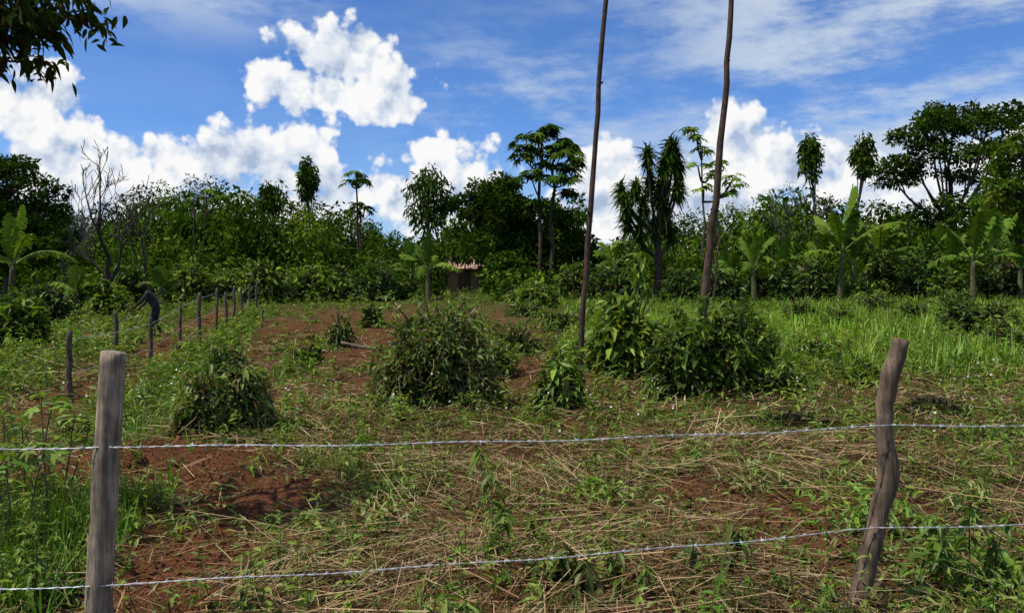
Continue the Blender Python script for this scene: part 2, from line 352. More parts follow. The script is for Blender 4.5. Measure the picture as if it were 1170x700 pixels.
def columnar(name,u,vt,vb,w,d,n=46,holes=.0,ub=None,nper=26):
    mb=MB(); px=d/FP; p=trunk(mb,u,d,(vt+vb)/2,.09,ub=ub)
    cz=Z((vt+vb)/2,d); rz=(vb-vt)/2*px; rx=w/2*px
    c=rdir(n)*(U(.25,1,n)**.5)[:,None]*np.array([rx*.8,rx*.8,rz*.88]); c[:,0]*=(1+.25*c[:,2]/rz)
    C=c+np.array([X(u,d),d,cz])
    for q in C[::3]:
        b=p[rng.integers(5,9)]; tube(mb,[b,(b+q)/2+[0,0,.1],q],[.03,.02,.01],BK,4,1,cap=False)
    clumps_leaves(mb,C,rx*.33+.08,nper,.26,.09,TG,1.3,.9)
    mb.build(name,[LEAFD,BARK],origin=org(u if ub is None else ub,d),smooth=[1])
columnar('markhamia_tree',352,174,232,25,44)
columnar('markhamia_tree',312,207,240,32,46,30)
columnar('markhamia_tree',490,187,278,54,40,60,nper=28)
columnar('markhamia_tree',926,152,208,26,42,46,ub=940)
columnar('markhamia_tree',987,150,206,32,42,40,ub=965)

def rosette(mb,c,npet,petL,lobeL,lobeW,pal,lobes=8,e0=-.3,e1=.9,drp=.35):
    a=U(0,6.28,npet)+np.arange(npet); e=U(e0,e1,npet); d=np.stack([np.cos(a)*np.cos(e),np.sin(a)*np.cos(e),np.sin(e)],-1)
    L=petL*U(.7,1.2,npet); P=np.repeat(np.asarray(c,float)[None],npet,0)
    strips(mb,P,d,side(d,.5),L,.012 if petL<.3 else .03,(.08,.11,.03),prof=(1,.8,.6),droop=.15)
    E=P+d*L[:,None]; E[:,2]-=.15*L
    nr=norm(np.array([0,0,.9])+d*.55+rng.normal(size=(npet,3))*.15); t1=norm(np.cross(nr,d+1e-3)); t2=np.cross(nr,t1)
    th=np.arange(lobes)/lobes*2*np.pi
    D=(t1[:,None]*np.cos(th)[None,:,None]+t2[:,None]*np.sin(th)[None,:,None]).reshape(-1,3)
    Nn=np.repeat(nr,lobes,0); S=norm(np.cross(Nn,D))
    N=len(D); cc=np.repeat(pick(pal,npet,.6,1.3),lobes,0)*U(.85,1.15,(N,1))
    strips(mb,np.repeat(E,lobes,0),D,S,lobeL*U(.8,1.2,N),lobeW,cc,prof=(.25,1,.8,.08),droop=drp)
def umbrella(name,u,d,stems,heads,pal=TG2,petL=.55,lobeL=.42,np_=13,ub=None,r=.12,lw=.14):
    mb=MB(); ps=[]
    for (su,sv,sb) in stems: ps.append(trunk(mb,su,d,sv,r,ub=sb))
    for (hu,hv) in heads:
        q=np.array([X(hu,d),d+U(-.8,.8),Z(hv,d)])
        al=np.concatenate(ps); al=al[al[:,2]<q[2]-.2]; b=al[np.argmin(np.linalg.norm(al-q,axis=1))] if len(al) else ps[0][4]
        tube(mb,smoothpath([b,(b+q)/2+np.array([0,0,-.12]),q],6),np.linspace(.05,.025,6),BK,5,1,cap=False)
        rosette(mb,q,np_,petL,lobeL,lw,pal,e0=-.15,e1=.6)
    mb.build(name,[LEAFD,BARK],origin=org(stems[0][2],d),smooth=[1])
heads=[(622,150),(604,158),(641,158),(612,172),(632,170),(651,174),(597,180),(648,192),(625,188),(606,200),(655,186),(634,206),(612,156),(632,146),(648,166),(596,168),(640,180),(645,220),(612,232),(640,244),(620,200),(650,206)]
umbrella('umbrella_tree',622,40,[(618,160,617),(633,180,630)],heads,TG+TG2,petL=.48,lobeL=.36,np_=13,lw=.12)
umbrella('papaya_tree',408,42,[(408,205,410)],[(408,203),(400,208),(416,206),(408,199)],petL=.42,lobeL=.28,r=.08,np_=10,lw=.09)
umbrella('papaya_tree',411,43,[(411,238,412)],[(411,236),(404,243),(419,240)],petL=.42,lobeL=.28,r=.08,np_=10,lw=.09)
umbrella('papaya_tree',225,40,[(222,225,222),(236,218,228)],[(222,222),(236,215),(212,232),(246,226)],TG2,.4,.28,r=.06,np_=8,lw=.09)
umbrella('pawpaw_sapling',820,30,[(822,190,815),(800,165,812)],[(792,160),(803,170),(822,185),(812,200),(835,205),(828,222),(798,190),(842,212),(805,215),(790,150)],[(.15,.22,.02),(.18,.25,.025),(.10,.17,.018)],.34,.24,np_=7,r=.05,lw=.08)

def dracaena(name,u,d,heads,pal,ub):
    mb=MB(); base=np.array(org(ub,d))
    m=np.array([X(u,d),d,Z(268,d)]); pm=smoothpath([base-[0,0,.1],(base+m)/2,m],6,.04); tube(mb,pm,np.linspace(.16,.12,6),BK,7,1)
    for hu,hv in heads:
        q=np.array([X(hu,d),d+U(-.8,.8),Z(hv,d)])
        b=pm[-1] if hv<250 else pm[3]
        tube(mb,smoothpath([b,(b+q)/2+np.array([(q-b)[0]*.15,0,-.1]),q],7),np.linspace(.075,.05,7),BK,6,1,cap=False)
        n=190; a=U(0,6.28,n); e=U(-1.2,1.45,n); D=np.stack([np.cos(a)*np.cos(e),np.sin(a)*np.cos(e),np.sin(e)],-1); S=norm(np.stack([-np.sin(a),np.cos(a),rng.normal(size=n)*.3],-1))
        off=rng.normal(size=(n,3))*[.03,.03,.18]; off[:,2]-=.10
        strips(mb,np.repeat(q[None],n,0)+off,D,S,U(.42,.70,n),.085,pick(pal,n,.6,1.3),prof=(.6,1,.8,.05),droop=U(.1,.6,n))
    mb.build(name,[LEAFD,BARK],origin=tuple(base),smooth=[1])
dracaena('dracaena_tree',752,36,[(765,168),(738,178),(757,186),(776,186),(727,213),(712,232),(762,206),(744,204),(716,250),(770,172),(752,222),(772,215),(735,232),(760,240),(728,262),(748,256),(768,262),(712,215)],TG,752)

def banana(name,u,d,vtop,nl=9,pal=TG2,tilt=.5,sc=1.):
    mb=MB(); o=np.array(org(u,d)); hz=Z(vtop,d)-o[2]; th=hz*.42
    top=o+[U(-.1,.1),0,th]
    tube(mb,smoothpath([o-[0,0,.1],(o+top)/2,top],6),np.linspace(.14,.08,6)*sc,(.10,.10,.045),8,1)
    for k in range(nl):
        a=k*2.4+U(-.3,.3); e=U(.5,1.3) if k>2 else U(1.15,1.45); Lf=hz*U(.5,.75); K=22
        t=np.linspace(0,1,K); dr=U(.4,1.0)*(1.65-e)
        D=np.array([math.cos(a)*math.cos(e),math.sin(a)*math.cos(e),math.sin(e)])
        mid=top+D*Lf*t[:,None]; mid[:,2]-=dr*Lf*t**2.2
        tube(mb,mid,np.linspace(.03,.006,K)*sc,(.15,.19,.05),4,1,cap=False)
        sd=norm(np.array([-math.sin(a),math.cos(a),0.])); T=norm(np.gradient(mid,axis=0)); w=np.sin(np.clip((t-.12)/.88,0,1)*np.pi)**.6*.30*sc
        c=pick(pal,1,.7,1.2)[0]
        for sg in (-1,1):
            s2=sd*sg; kk=np.arange(2,K-1)
            tw=rng.normal(size=len(kk))*.12; Dn=norm(s2[None]*1.+T[kk]*.35+np.stack([tw*0,tw*0,tw-.12],-1))
            strips(mb,mid[kk],Dn,T[kk],w[kk]*U(.8,1.15,len(kk)),Lf/K*U(.8,1.15,len(kk)),vary(c,len(kk),.75,1.2,.05),prof=(1,1,.6),droop=U(.1,.7,len(kk)))
    mb.build(name,[LEAFD,BARK],origin=tuple(o),smooth=[1])
BP=[(.11,.18,.02),(.14,.22,.03),(.08,.14,.018)]
for u,d,vt in [(960,33,210),(1112,32,230),(1085,34,255),(862,33,255),(835,35,268),(490,36,266),(472,37,272),(700,37,256),(12,28,232),(-30,29,225),(88,27,300),(1138,35,220),(1005,36,228),(183,30,300),(1165,33,258),(975,34,245),(940,37,245),(1060,35,250),(895,36,270)]:
    banana('banana_plant',u,d,vt,pal=BP,nl=int(U(9,12)))

def spreading(name,ub,d,tops,pal,r=.28,nper=90,L=.2,W=.09,cr=1.0,flat=.4,fork=.45,kk=9):
    mb=MB(); o=np.array(org(ub,d)); tops=[np.array([X(a,d),d+U(-1.5,1.5),Z(b,d)]) for a,b in tops]
    cen=np.mean(tops,0); f=o+(cen-o)*fork; f[0]=o[0]+(cen[0]-o[0])*.3
    tube(mb,smoothpath([o-[0,0,.2],(o+f)/2+[U(-.15,.15),0,0],f],8),np.linspace(r,r*.6,8),BK,8,1,cap=False)
    allc=[]
    for q in tops:
        p=smoothpath([f,f*.45+q*.55+np.array([(q-f)[0]*.1,0,-.4]),q],7,.05); tube(mb,p,np.linspace(r*.36,.03,7),BK,6,1,cap=False)
        for k in range(kk):
            e=q+rdir(1)[0]*np.array([cr*1.15,cr*1.15,cr*flat]); tube(mb,smoothpath([p[5],(p[5]+e)/2,e],4),[.035,.025,.018,.01],BK,4,1,cap=False); allc.append(e)
        allc.append(q)
    clumps_leaves(mb,allc,cr*.5,nper,L,W,pal,.6,br=(.45,1.5))
    mb.build(name,[LEAFD,BARK],origin=tuple(o),smooth=[1])
spreading('acacia_tree',1088,50,[(1095,122),(1060,134),(1125,130),(1037,158),(1078,148),(1112,150),(1015,190),(1032,200),(1098,180),(1140,136),(1052,186),(1072,170),(1125,170),(1090,135),(1108,196)],TG,nper=78,cr=1.1,L=.25,W=.12,r=.28,flat=.35,kk=9)
spreading('broadleaf_tree',1158,38,[(1155,172),(1178,165),(1168,195),(1145,205),(1185,190),(1155,225),(1135,238),(1180,225),(1200,200),(1160,250),(1125,258)],TY+TG2,r=.20,nper=110,cr=.85,flat=.8,L=.20,W=.09)
spreading('broadleaf_tree',5,33,[(5,198),(-20,188),(22,208),(0,232),(-15,250),(30,240),(-40,230),(44,262),(10,270),(30,225),(50,282),(25,290)],TG,r=.2,nper=120,cr=.78,flat=.8,L=.19,W=.09)
spreading('broadleaf_tree',565,42,[(548,224),(574,222),(592,242),(534,240),(562,250),(582,268),(602,280),(567,214),(600,255),(550,238),(586,228),(575,285)],TG+TG2,r=.16,nper=100,cr=.85,flat=.9,fork=.3,L=.24,W=.10)
spreading('broadleaf_tree',640,43,[(650,240),(625,246),(655,265),(600,262),(630,275),(660,290),(645,285),(610,290)],TG+TG2,r=.16,nper=100,cr=.85,flat=.9,fork=.3,L=.24,W=.10)

def bare(name,ub,d,vt,depth=5,spread=.55,seed=3,leaf=False,r=.11,lean=(0,0,1),col=(.055,.045,.04)):
    global rng
    save=rng; rng=np.random.default_rng(seed)
    mb=MB(); o=np.array(org(ub,d)); h=Z(vt,d)-o[2]; tips=[]
    grow(mb,o-[0,0,.1],np.array(lean,float),h*.36,r,depth,col,spread,3,.20,.68,tips,6,.1,.012)
    if leaf:
        T=np.array(tips)[::6]; clumps_leaves(mb,T,.2,5,.16,.06,TG2)
    mb.build(name,[LEAFD,BARK],origin=tuple(o),smooth=[1]); rng=save
bare('bare_tree',125,31,176,5,.7,3,r=.14)
bare('bare_tree',85,36,206,5,.65,8,r=.10,col=(.12,.11,.10))
bare('bare_tree',168,35,220,4,.6,5,True,r=.09)
bare('bare_tree',905,42,210,5,.6,12,True,r=.09,col=(.12,.11,.10))

def mass():
    mb=MB(); up=[-260,-100,0,40,75,110,150,200,260,300,350,400,440,460,490,530,560,600,650,680,720,780,830,870,920,960,1000,1050,1100,1150,1300,1450]
    vp=[195,205,216,240,246,242,220,214,216,220,226,234,254,270,268,242,236,246,258,282,262,250,240,230,222,238,238,234,226,216,206,206]
    kinds=[(TG,.22,.10,84,.0),(TG+TG2,.30,.14,54,.1),(TG2,.42,.17,38,.8),(TG+TG2,.19,.08,90,.0),(TY+TG2,.26,.12,60,.2),(TG,.34,.15,50,.5),(TY,.22,.10,66,.1)]
    G={i:([],[]) for i in range(len(kinds))}
    for row,(d,k) in enumerate([(38.5,.34),(41,.60),(44,.80),(48,.97),(53,1.03),(59,1.0)]):
        u=-340.
        while u<1510:
            w=U(22,48); u+=w*U(.7,1.1); dd=d+U(-1.8,1.8)
            kd=rng.choice(len(kinds),p=[.2,.2,.14,.14,.12,.12,.08] if row<3 else [.38,.20,.06,.10,.02,.23,.01]); hf=k*U(.84,1.10)
            gz_=float(ground_z(X(u,dd),dd))
            for uu in np.arange(u-w,u+w,13):
                top=Z(np.interp(uu,up,vp),dd); top=gz_+(top-gz_)*hf*(1-.32*((uu-u)/w)**2)
                zc=gz_+.3 if row<3 else gz_+1.
                while zc<top:
                    G[kd][0].append((X(uu+U(-8,8),dd),dd+U(-.9,.9),zc)); G[kd][1].append(U(.4,.8))
                    zc+=U(.5,.8)
            u+=w*.3
    allC=[]
    for i,(pal,L,W,n,dn) in enumerate(kinds):
        C=np.array(G[i][0]); R=np.array(G[i][1])
        if len(C): clumps_leaves(mb,C,R,n*.72,L,W,pal,.8,dn,br=(.4,1.6)); allC.append(C)
    C=np.concatenate(allC)
    for i in range(160):
        c=C[rng.integers(0,len(C))]; g=float(ground_z(c[0],c[1])); tube(mb,smoothpath([(c[0]+U(-.4,.4),c[1],g),((c[0]),c[1],(g+c[2])/2),c],5,.05),np.linspace(.07,.03,5),(.10,.085,.07),4,1,cap=False)
    mb.build('distant_trees',[LEAFD,BARK]); print('clumps',len(C))
mass()
def hills():
    mb=MB(); n=160; x=np.linspace(-900,900,n); h=14+22*fbm(x*.006,x*0,7)+0*x; rows=[(600,0.0,-5),(700,.75,0),(800,1.,0)]
    V=[]
    for yy,k,b in rows: V.append(np.stack([x,np.full(n,yy),h*k*1.0+b],-1))
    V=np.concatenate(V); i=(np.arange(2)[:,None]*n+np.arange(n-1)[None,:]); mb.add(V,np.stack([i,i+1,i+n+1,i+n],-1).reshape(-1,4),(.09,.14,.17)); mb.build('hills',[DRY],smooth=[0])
hills()

# ---------------------------------------------------------------- shrubs/bushes
def bush(name,u,d,w,vt,n,L,W,pal,down=.3,lump=.45,shell=.5,core_shade=(.03,.028,.015),stems=14,flat=.45,twig=(.11,.07,.045),strings=0,shoots=0,hs=1.12,ws=1.12):
    mb=MB(); o=np.array(org(u,d)); h=(Z(vt,d)-o[2])*hs; rx=w/2*d/FP*ws; r=np.array([rx,rx*.8,h])
    lk=rdir(10); lk[:,2]=abs(lk[:,2])+.15; lk=norm(lk); la=U(.6,1.1,10); lump*=.85
    def rad(dd): return (1-lump)+lump*(la[None]*np.exp(7*(dd@lk.T-1))).max(1)
    dd=rdir(n); dd[:,2]=np.abs(dd[:,2])*1.0; f=rad(dd)
    q=f*(1-shell*U(0,1,n)**1.6)*(1+.06*rng.normal(size=n)); P=o+dd*r*q[:,None]
    nc=(fbm(P[:,0]*5+P[:,2]*3,P[:,1]*5+P[:,2]*4,33,2)-.3)*1.8
    D=norm(dd*.7+rdir(n)*.8+np.array([0,0,.15-down])); S=side(D,flat)
    s=U(.5,1.4,n); C=pick(pal,n,.6,1.3)*(.45+np.clip(nc,0,1)[:,None]*1.05)
    strips(mb,P,D,S,L*s,W*s,C,prof=(.12,.95,.8,.05),droop=U(.1,.5,n)+down*.3,fold=.2)
    m=n//3; d2=rdir(m); d2[:,2]=abs(d2[:,2]); P2=o+d2*r*(rad(d2)*U(.3,.78,m))[:,None]; D2=rdir(m); strips(mb,P2,D2,side(D2),L*1.5,W*2.,vary(core_shade,m),prof=(.4,1,.5))  # inner leaves coloured dark so the bush interior looks shaded
    shoots=int(shoots*.45)
    for k in range(stems+shoots):
        sh=k>=stems; e=o+rdir(1)[0]*r*(U(.95,1.15) if sh else U(.7,1.0)); e[2]=o[2]+abs(e[2]-o[2])+.1
        pp=smoothpath([o+[U(-.15,.15)*rx,U(-.1,.1),-.03],(o+e)/2+[0,0,h*.2],e],8,.01)
        tube(mb,pp,np.linspace(.012,.004,8)*(1+d/20),twig,4,1,cap=False)
        if sh:
            m3=30; ti=rng.integers(4,8,m3); P3=pp[ti]+rng.normal(size=(m3,3))*.04; D3=norm(rdir(m3)+[0,0,-down*.6]); strips(mb,P3,D3,side(D3,flat),L*U(.7,1.3,m3),W,pick(pal,m3,.8,1.4),prof=(.12,.95,.8,.05),droop=.3,fold=.2)
    if strings:
        a=U(0,6.28,strings); b=norm(np.stack([np.cos(a),np.sin(a),U(.2,1,strings)],-1)); P3=o+b*r*(rad(b)*.98)[:,None]
        D3=norm(b*[.5,.5,0]+[0,0,-.8]+rng.normal(size=b.shape)*.5); strips(mb,P3,D3,side(D3),U(.1,.35,strings),.012,pick([(.26,.17,.09),(.14,.08,.045),(.12,.14,.04)],strings),prof=(1,.8,.4,.1))
    mb.build(name,[LEAF,BARK],origin=tuple(o),smooth=[1])
DV=[(.075,.12,.016),(.12,.165,.025),(.14,.10,.04),(.045,.08,.012),(.18,.18,.06),(.08,.13,.018)]
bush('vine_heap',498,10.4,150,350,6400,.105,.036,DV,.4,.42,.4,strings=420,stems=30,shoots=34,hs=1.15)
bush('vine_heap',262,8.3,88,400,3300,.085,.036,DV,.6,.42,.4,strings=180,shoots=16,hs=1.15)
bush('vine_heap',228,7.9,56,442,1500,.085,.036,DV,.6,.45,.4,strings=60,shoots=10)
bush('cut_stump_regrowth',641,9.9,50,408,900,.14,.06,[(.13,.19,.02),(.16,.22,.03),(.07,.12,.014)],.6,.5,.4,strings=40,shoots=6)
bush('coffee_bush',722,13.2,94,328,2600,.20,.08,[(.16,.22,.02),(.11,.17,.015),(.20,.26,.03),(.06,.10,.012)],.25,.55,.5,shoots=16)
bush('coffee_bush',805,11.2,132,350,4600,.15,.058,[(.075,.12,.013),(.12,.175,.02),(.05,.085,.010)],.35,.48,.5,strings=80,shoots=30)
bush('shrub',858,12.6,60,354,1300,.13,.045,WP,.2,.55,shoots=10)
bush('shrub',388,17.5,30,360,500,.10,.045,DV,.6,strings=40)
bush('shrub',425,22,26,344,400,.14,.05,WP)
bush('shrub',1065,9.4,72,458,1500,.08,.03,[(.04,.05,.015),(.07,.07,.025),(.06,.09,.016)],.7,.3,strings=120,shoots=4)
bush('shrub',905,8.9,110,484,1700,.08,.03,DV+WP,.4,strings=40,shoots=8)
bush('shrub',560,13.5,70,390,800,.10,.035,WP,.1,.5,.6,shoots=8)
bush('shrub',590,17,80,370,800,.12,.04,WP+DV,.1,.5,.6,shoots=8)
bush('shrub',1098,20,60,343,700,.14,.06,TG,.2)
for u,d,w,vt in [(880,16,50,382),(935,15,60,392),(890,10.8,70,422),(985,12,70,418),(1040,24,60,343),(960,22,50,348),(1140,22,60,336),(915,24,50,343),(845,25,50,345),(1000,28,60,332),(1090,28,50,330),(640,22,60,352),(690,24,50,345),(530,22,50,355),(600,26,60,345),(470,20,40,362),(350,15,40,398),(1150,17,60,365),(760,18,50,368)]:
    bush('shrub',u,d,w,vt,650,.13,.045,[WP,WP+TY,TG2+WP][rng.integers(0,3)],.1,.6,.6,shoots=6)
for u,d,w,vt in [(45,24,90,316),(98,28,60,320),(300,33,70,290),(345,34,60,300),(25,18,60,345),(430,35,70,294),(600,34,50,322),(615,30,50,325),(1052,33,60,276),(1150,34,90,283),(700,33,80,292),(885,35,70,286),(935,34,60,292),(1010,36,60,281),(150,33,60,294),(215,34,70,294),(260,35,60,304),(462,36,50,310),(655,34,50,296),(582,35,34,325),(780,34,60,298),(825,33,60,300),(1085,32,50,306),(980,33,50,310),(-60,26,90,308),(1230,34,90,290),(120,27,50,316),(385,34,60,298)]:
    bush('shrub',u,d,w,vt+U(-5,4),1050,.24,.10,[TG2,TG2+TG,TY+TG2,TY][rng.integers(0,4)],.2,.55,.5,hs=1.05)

def stalk(name,u,d,vt,nst,spread,ls,pal,nl=22,down=.2,stem=(.10,.08,.04)):
    mb=MB(); o=np.array(org(u,d)); h=Z(vt,d)-o[2]
    for k in range(nst):
        b=o+[rng.normal()*spread,rng.normal()*spread,-.02]; hh=h*(1 if k==0 else U(.45,.95)); e=b+[rng.normal()*hh*.12,rng.normal()*hh*.1,hh]
        p=smoothpath([b,(b+e)/2+rng.normal(size=3)*.02,e],8,.004); tube(mb,p,np.linspace(.006,.002,8),stem,5,1,cap=False)
        n=nl; t=U(.2,1,n); P=b+(e-b)*t[:,None]; a=U(0,6.28,n); D=norm(np.stack([np.cos(a),np.sin(a),U(-.4,.6,n)-down],-1)); S=norm(np.stack([-np.sin(a),np.cos(a),rng.normal(size=n)*.3],-1))
        s=ls*U(.5,1.3,n); strips(mb,P,D,S,s,s*.34,pick(pal,n,.6,1.3),prof=(.1,.8,1,.6,.05),droop=U(.2,.8,n),fold=.22)
    mb.build(name,[LEAF,BARK],origin=tuple(o),smooth=[1])
for u,d,vt,n,sp,ls,dn in [(578,4.6,512,4,.06,.08,.5),(592,4.5,600,3,.06,.07,.3),(640,4.2,612,6,.1,.10,.9),(660,4.0,650,5,.08,.09,.8),(500,4.1,650,4,.12,.07,.2),(820,4.4,600,5,.09,.10,.8),(715,4.1,625,4,.08,.07,.1),(1135,4.2,560,6,.12,.09,.3),(1160,4.3,600,4,.1,.09,.3),(1005,4.5,610,3,.1,.06,.1),(870,4.2,650,4,.15,.07,.2),(35,4.1,590,4,.12,.08,.1),(265,4.1,640,4,.12,.06,0),(395,4.2,660,3,.1,.05,0),(440,5.2,560,3,.1,.06,0),(1110,4.0,640,4,.14,.07,0),(770,4.0,660,4,.1,.06,0),(920,4.6,620,3,.15,.06,.1),(350,5.0,590,3,.15,.06,.1),(690,5.6,560,4,.2,.06,.1),(760,6.5,520,4,.2,.07,.1),(830,6.8,505,4,.25,.07,.1),(1070,5.2,570,4,.2,.07,.1)]:
    stalk('tall_weed',u,d,vt,n,sp,ls,[(.09,.145,.015),(.12,.19,.02),(.06,.10,.012)] if dn<.6 else [(.06,.09,.014),(.10,.11,.03),(.045,.07,.012)],24,dn)
def cassava(u,d,vt,n=5):
    mb=MB(); o=np.array(org(u,d)); h=Z(vt,d)-o[2]
    for k in range(n):
        b=o+[rng.normal()*.12,rng.normal()*.12,-.02]; e=b+[rng.normal()*.08,rng.normal()*.08,h*U(.6,1)]
        tube(mb,smoothpath([b,(b+e)/2,e],6,.005),np.linspace(.009,.004,6),(.14,.12,.06),5,1,cap=False)
        for t in (.7,1.): rosette(mb,b+(e-b)*t,3,.13,.085,.028,[(.14,.22,.03),(.18,.27,.045),(.11,.17,.02)],6,-.2,.7,.3)
    mb.build('cassava_plant',[LEAF,BARK],origin=tuple(o),smooth=[1])
cassava(22,5.0,452,4); cassava(60,6.0,465,4); cassava(-20,4.7,440,3)

# ---------------------------------------------------------------- poles and fences
def polyobj(name,pix,d,rad,col,sides=10,n=16,wob=.01,jit=.06,extra=None,mat=POST):
    mb=MB(); pts=[(X(u,d),d,Z(v,d)) for u,v in pix]
    p=smoothpath(pts,n); p[1:-1,:2]+=rng.normal(size=(n-2,2))*wob
    r=np.interp(np.linspace(0,1,n),np.linspace(0,1,len(rad)),rad); r[1:-1]*=1+rng.normal(size=n-2)*jit*.6
    tube(mb,p,r,col,sides,1,jit=jit*.4)
    if extra: extra(mb,p)
    return mb.build(name,[LEAF,mat],origin=tuple(p[0]),smooth=[1])
def knots(mb,p):
    for k in range(5):
        i=rng.integers(3,len(p)-3); a=rdir(1)[0]; a[2]=abs(a[2])*.4+.2; tube(mb,[p[i],p[i]+norm(a)*U(.05,.12)],[.02,.012],(.10,.075,.055),6,1)
polyobj('tall_wooden_pole',[(660,470),(662,430),(668,340),(676,220),(683,120),(690,0),(692,-90),(697,-190)],11.0,(.040,.036,.032,.026),(.075,.045,.032),10,26,.010,.05,knots)
polyobj('tall_wooden_pole',[(799,440),(802,380),(806,320),(815,250),(825,150),(831,80),(836,-5),(838,-80),(845,-170)],12.6,(.070,.068,.055,.045,.038,.032),(.08,.05,.034),10,26,.012,.05,knots)
PC=(.27,.21,.145)
polyobj('fence_post',[(110,770),(113,690),(118,600),(123,500),(130,402)],3.5,(.054,.054,.053,.052,.050),PC,18,24,.002,.02)
polyobj('fence_post',[(972,720),(980,690),(990,650),(1003,590),(1015,545),(1011,500),(1011,465),(1018,425),(1030,387)],4.0,(.042,.046,.047,.044,.050,.041,.040,.043,.038),(.15,.105,.07),18,30,.002,.05)
def sp(x,y,h,r=.04,tx=0.,col=(.10,.075,.055)):
    z=float(ground_z(x,y)); mb=MB(); p=smoothpath([(x,y,z-.1),(x+tx*.5+U(-.02,.02),y,z+h*.5),(x+tx+U(-.03,.03),y,z+h)],8,.006)
    tube(mb,p,np.linspace(r*1.1,r*.85,8),col,9,1,jit=.05); mb.build('fence_post',[LEAF,POST],origin=(x,y,z),smooth=[1]); return p[-1]
fl=[(X(80,10.7),10.7,.95,.038),(X(172,14.6),14.6,.9,.038),(X(205,17),17,1.05,.03),(X(228,18.4),18.4,1.1,.045),(X(247,20),20,1.15,.035),(X(258,21.5),21.5,.95,.04),(X(267,23),23,1.05,.04),(X(276,25),25,.95,.04),(X(285,27),27,1.0,.04),(X(293,29),29,1.,.04)]
tops=[sp(a,b,c,r) for a,b,c,r in fl]
sp(X(132,16),16,.9,.045); sp(X(300,22),22,.5,.03)
sp(-5.0,3.2,1.25,.05); sp(5.6,4.3,1.3,.05)

def wire(name,pts,seg=.02,sr=.0016,hr=.0021,barb=.11,lod=False):
    mb=MB(); pts=np.array(pts,float); out=[]
    for a,b in zip(pts[:-1],pts[1:]):
        n=max(8,int(np.linalg.norm(b-a)/seg)); t=np.linspace(0,1,n)[:,None]; q=a+(b-a)*t; q[:,2]-=.018*np.linalg.norm(b-a)*.4*(4*t*(1-t))[:,0]
        q[:,2]+=.004*np.sin(t[:,0]*23+a[0]); out.append(q)
    p=np.concatenate([o if i==0 else o[1:] for i,o in enumerate(out)])
    L=np.concatenate([[0],np.cumsum(np.linalg.norm(np.diff(p,axis=0),axis=1))])
    if lod: tube(mb,p,.003,(.3,.3,.3),4,0)
    else:
        for ph in (0,np.pi):
            th=L/.05*2*np.pi/2+ph; o=np.stack([0*th,np.cos(th)*hr,np.sin(th)*hr],-1); tube(mb,p+o,sr,(.5,.5,.5),5,0)
        for s in np.arange(.05,L[-1],barb):
            c=np.array([np.interp(s+U(-.01,.01),L,p[:,k]) for k in range(3)])
            for j in range(4):
                a=rdir(1)[0]*[.35,1,1]; a=norm(a)*.016; tube(mb,[c-a*.2,c+a],[.0016,.0008],(.5,.5,.5),4,0)
            for j in (-.004,0,.004):
                an=np.linspace(0,6.28,7); tube(mb,c+np.stack([0*an+j,np.cos(an)*.0052,np.sin(an)*.0052],-1),.0013,(.5,.5,.5),4,0,cap=False)
    return mb.build(name,[WIRE],smooth=[0])
def PW(u,v,d): return (X(u,d),d-.05,Z(v,d))
wire('barbed_wire',[(-5.0,3.15,.93),PW(122,507,3.5),PW(1012,484,4.0),(5.6,4.25,.95)])
wire('barbed_wire',[(-5.0,3.15,.36),PW(116,663,3.5),PW(990,600,4.0),(5.6,4.25,.52)])
wire('barbed_wire',[PW(978,697,4.0),(5.6,4.25,.14)])
wire('fence_wire',[tuple(t-[0,0,.12]) for t in tops],.5,lod=True)
wire('fence_wire',[tuple(t-[0,0,.55]) for t in tops],.5,lod=True)

mb=MB(); o=np.array(org(425,16)); tube(mb,smoothpath([o+[-.6,0,.25],o+[0,0,.14],o+[.5,-.1,.03]],8,.01),np.linspace(.03,.02,8),(.2,.15,.11),7,1); mb.build('fallen_branch',[LEAF,BARK],origin=tuple(o),smooth=[1])

def overhang():
    mb=MB(); o=np.array([-5.3,5.2,float(ground_z(-5.3,5.2))]); f=o+[.1,0,2.2]
    tube(mb,smoothpath([o-[0,0,.1],(o+f)/2+[.06,0,0],f],7,.01),np.linspace(.11,.08,7),BK,9,1,cap=False)
    C=[]
    d=5.2
    for u,v in [(15,12),(42,20),(66,8),(28,44),(5,56),(48,46),(-30,20),(-60,60),(-80,-20),(-20,-40),(30,-30),(60,-25),(-120,20),(-160,-30),(35,2),(12,34),(60,32),(0,30),(25,15),(75,-5),(50,-5),(-10,70),(15,58)]:
        q=np.array([X(u,d),d+U(-.35,.35),Z(v,d)]); tube(mb,smoothpath([f,f*.4+q*.6+np.array([-.1,0,.25]),q],8,.015),np.linspace(.03,.005,8),(.06,.045,.035),5,1,cap=False)
        C.append(q)
    C=np.array(C); n=46
    P=np.repeat(C,n,0)+rng.normal(size=(len(C)*n,3))*[.07,.16,.055]; N=len(P)
    D=norm(rdir(N)*.8+np.array([.2,0,-.35])); S=side(D,.3); s=U(.7,1.3,N)
    strips(mb,P,D,S,.085*s,.038*s,pick([(.022,.04,.008),(.03,.05,.010),(.04,.036,.012)],N),prof=(.1,.8,1,.65,.05),droop=U(.1,.5,N),fold=.15)
    mb.build('mango_tree',[LEAFD,BARK],origin=tuple(o),smooth=[1])
overhang()

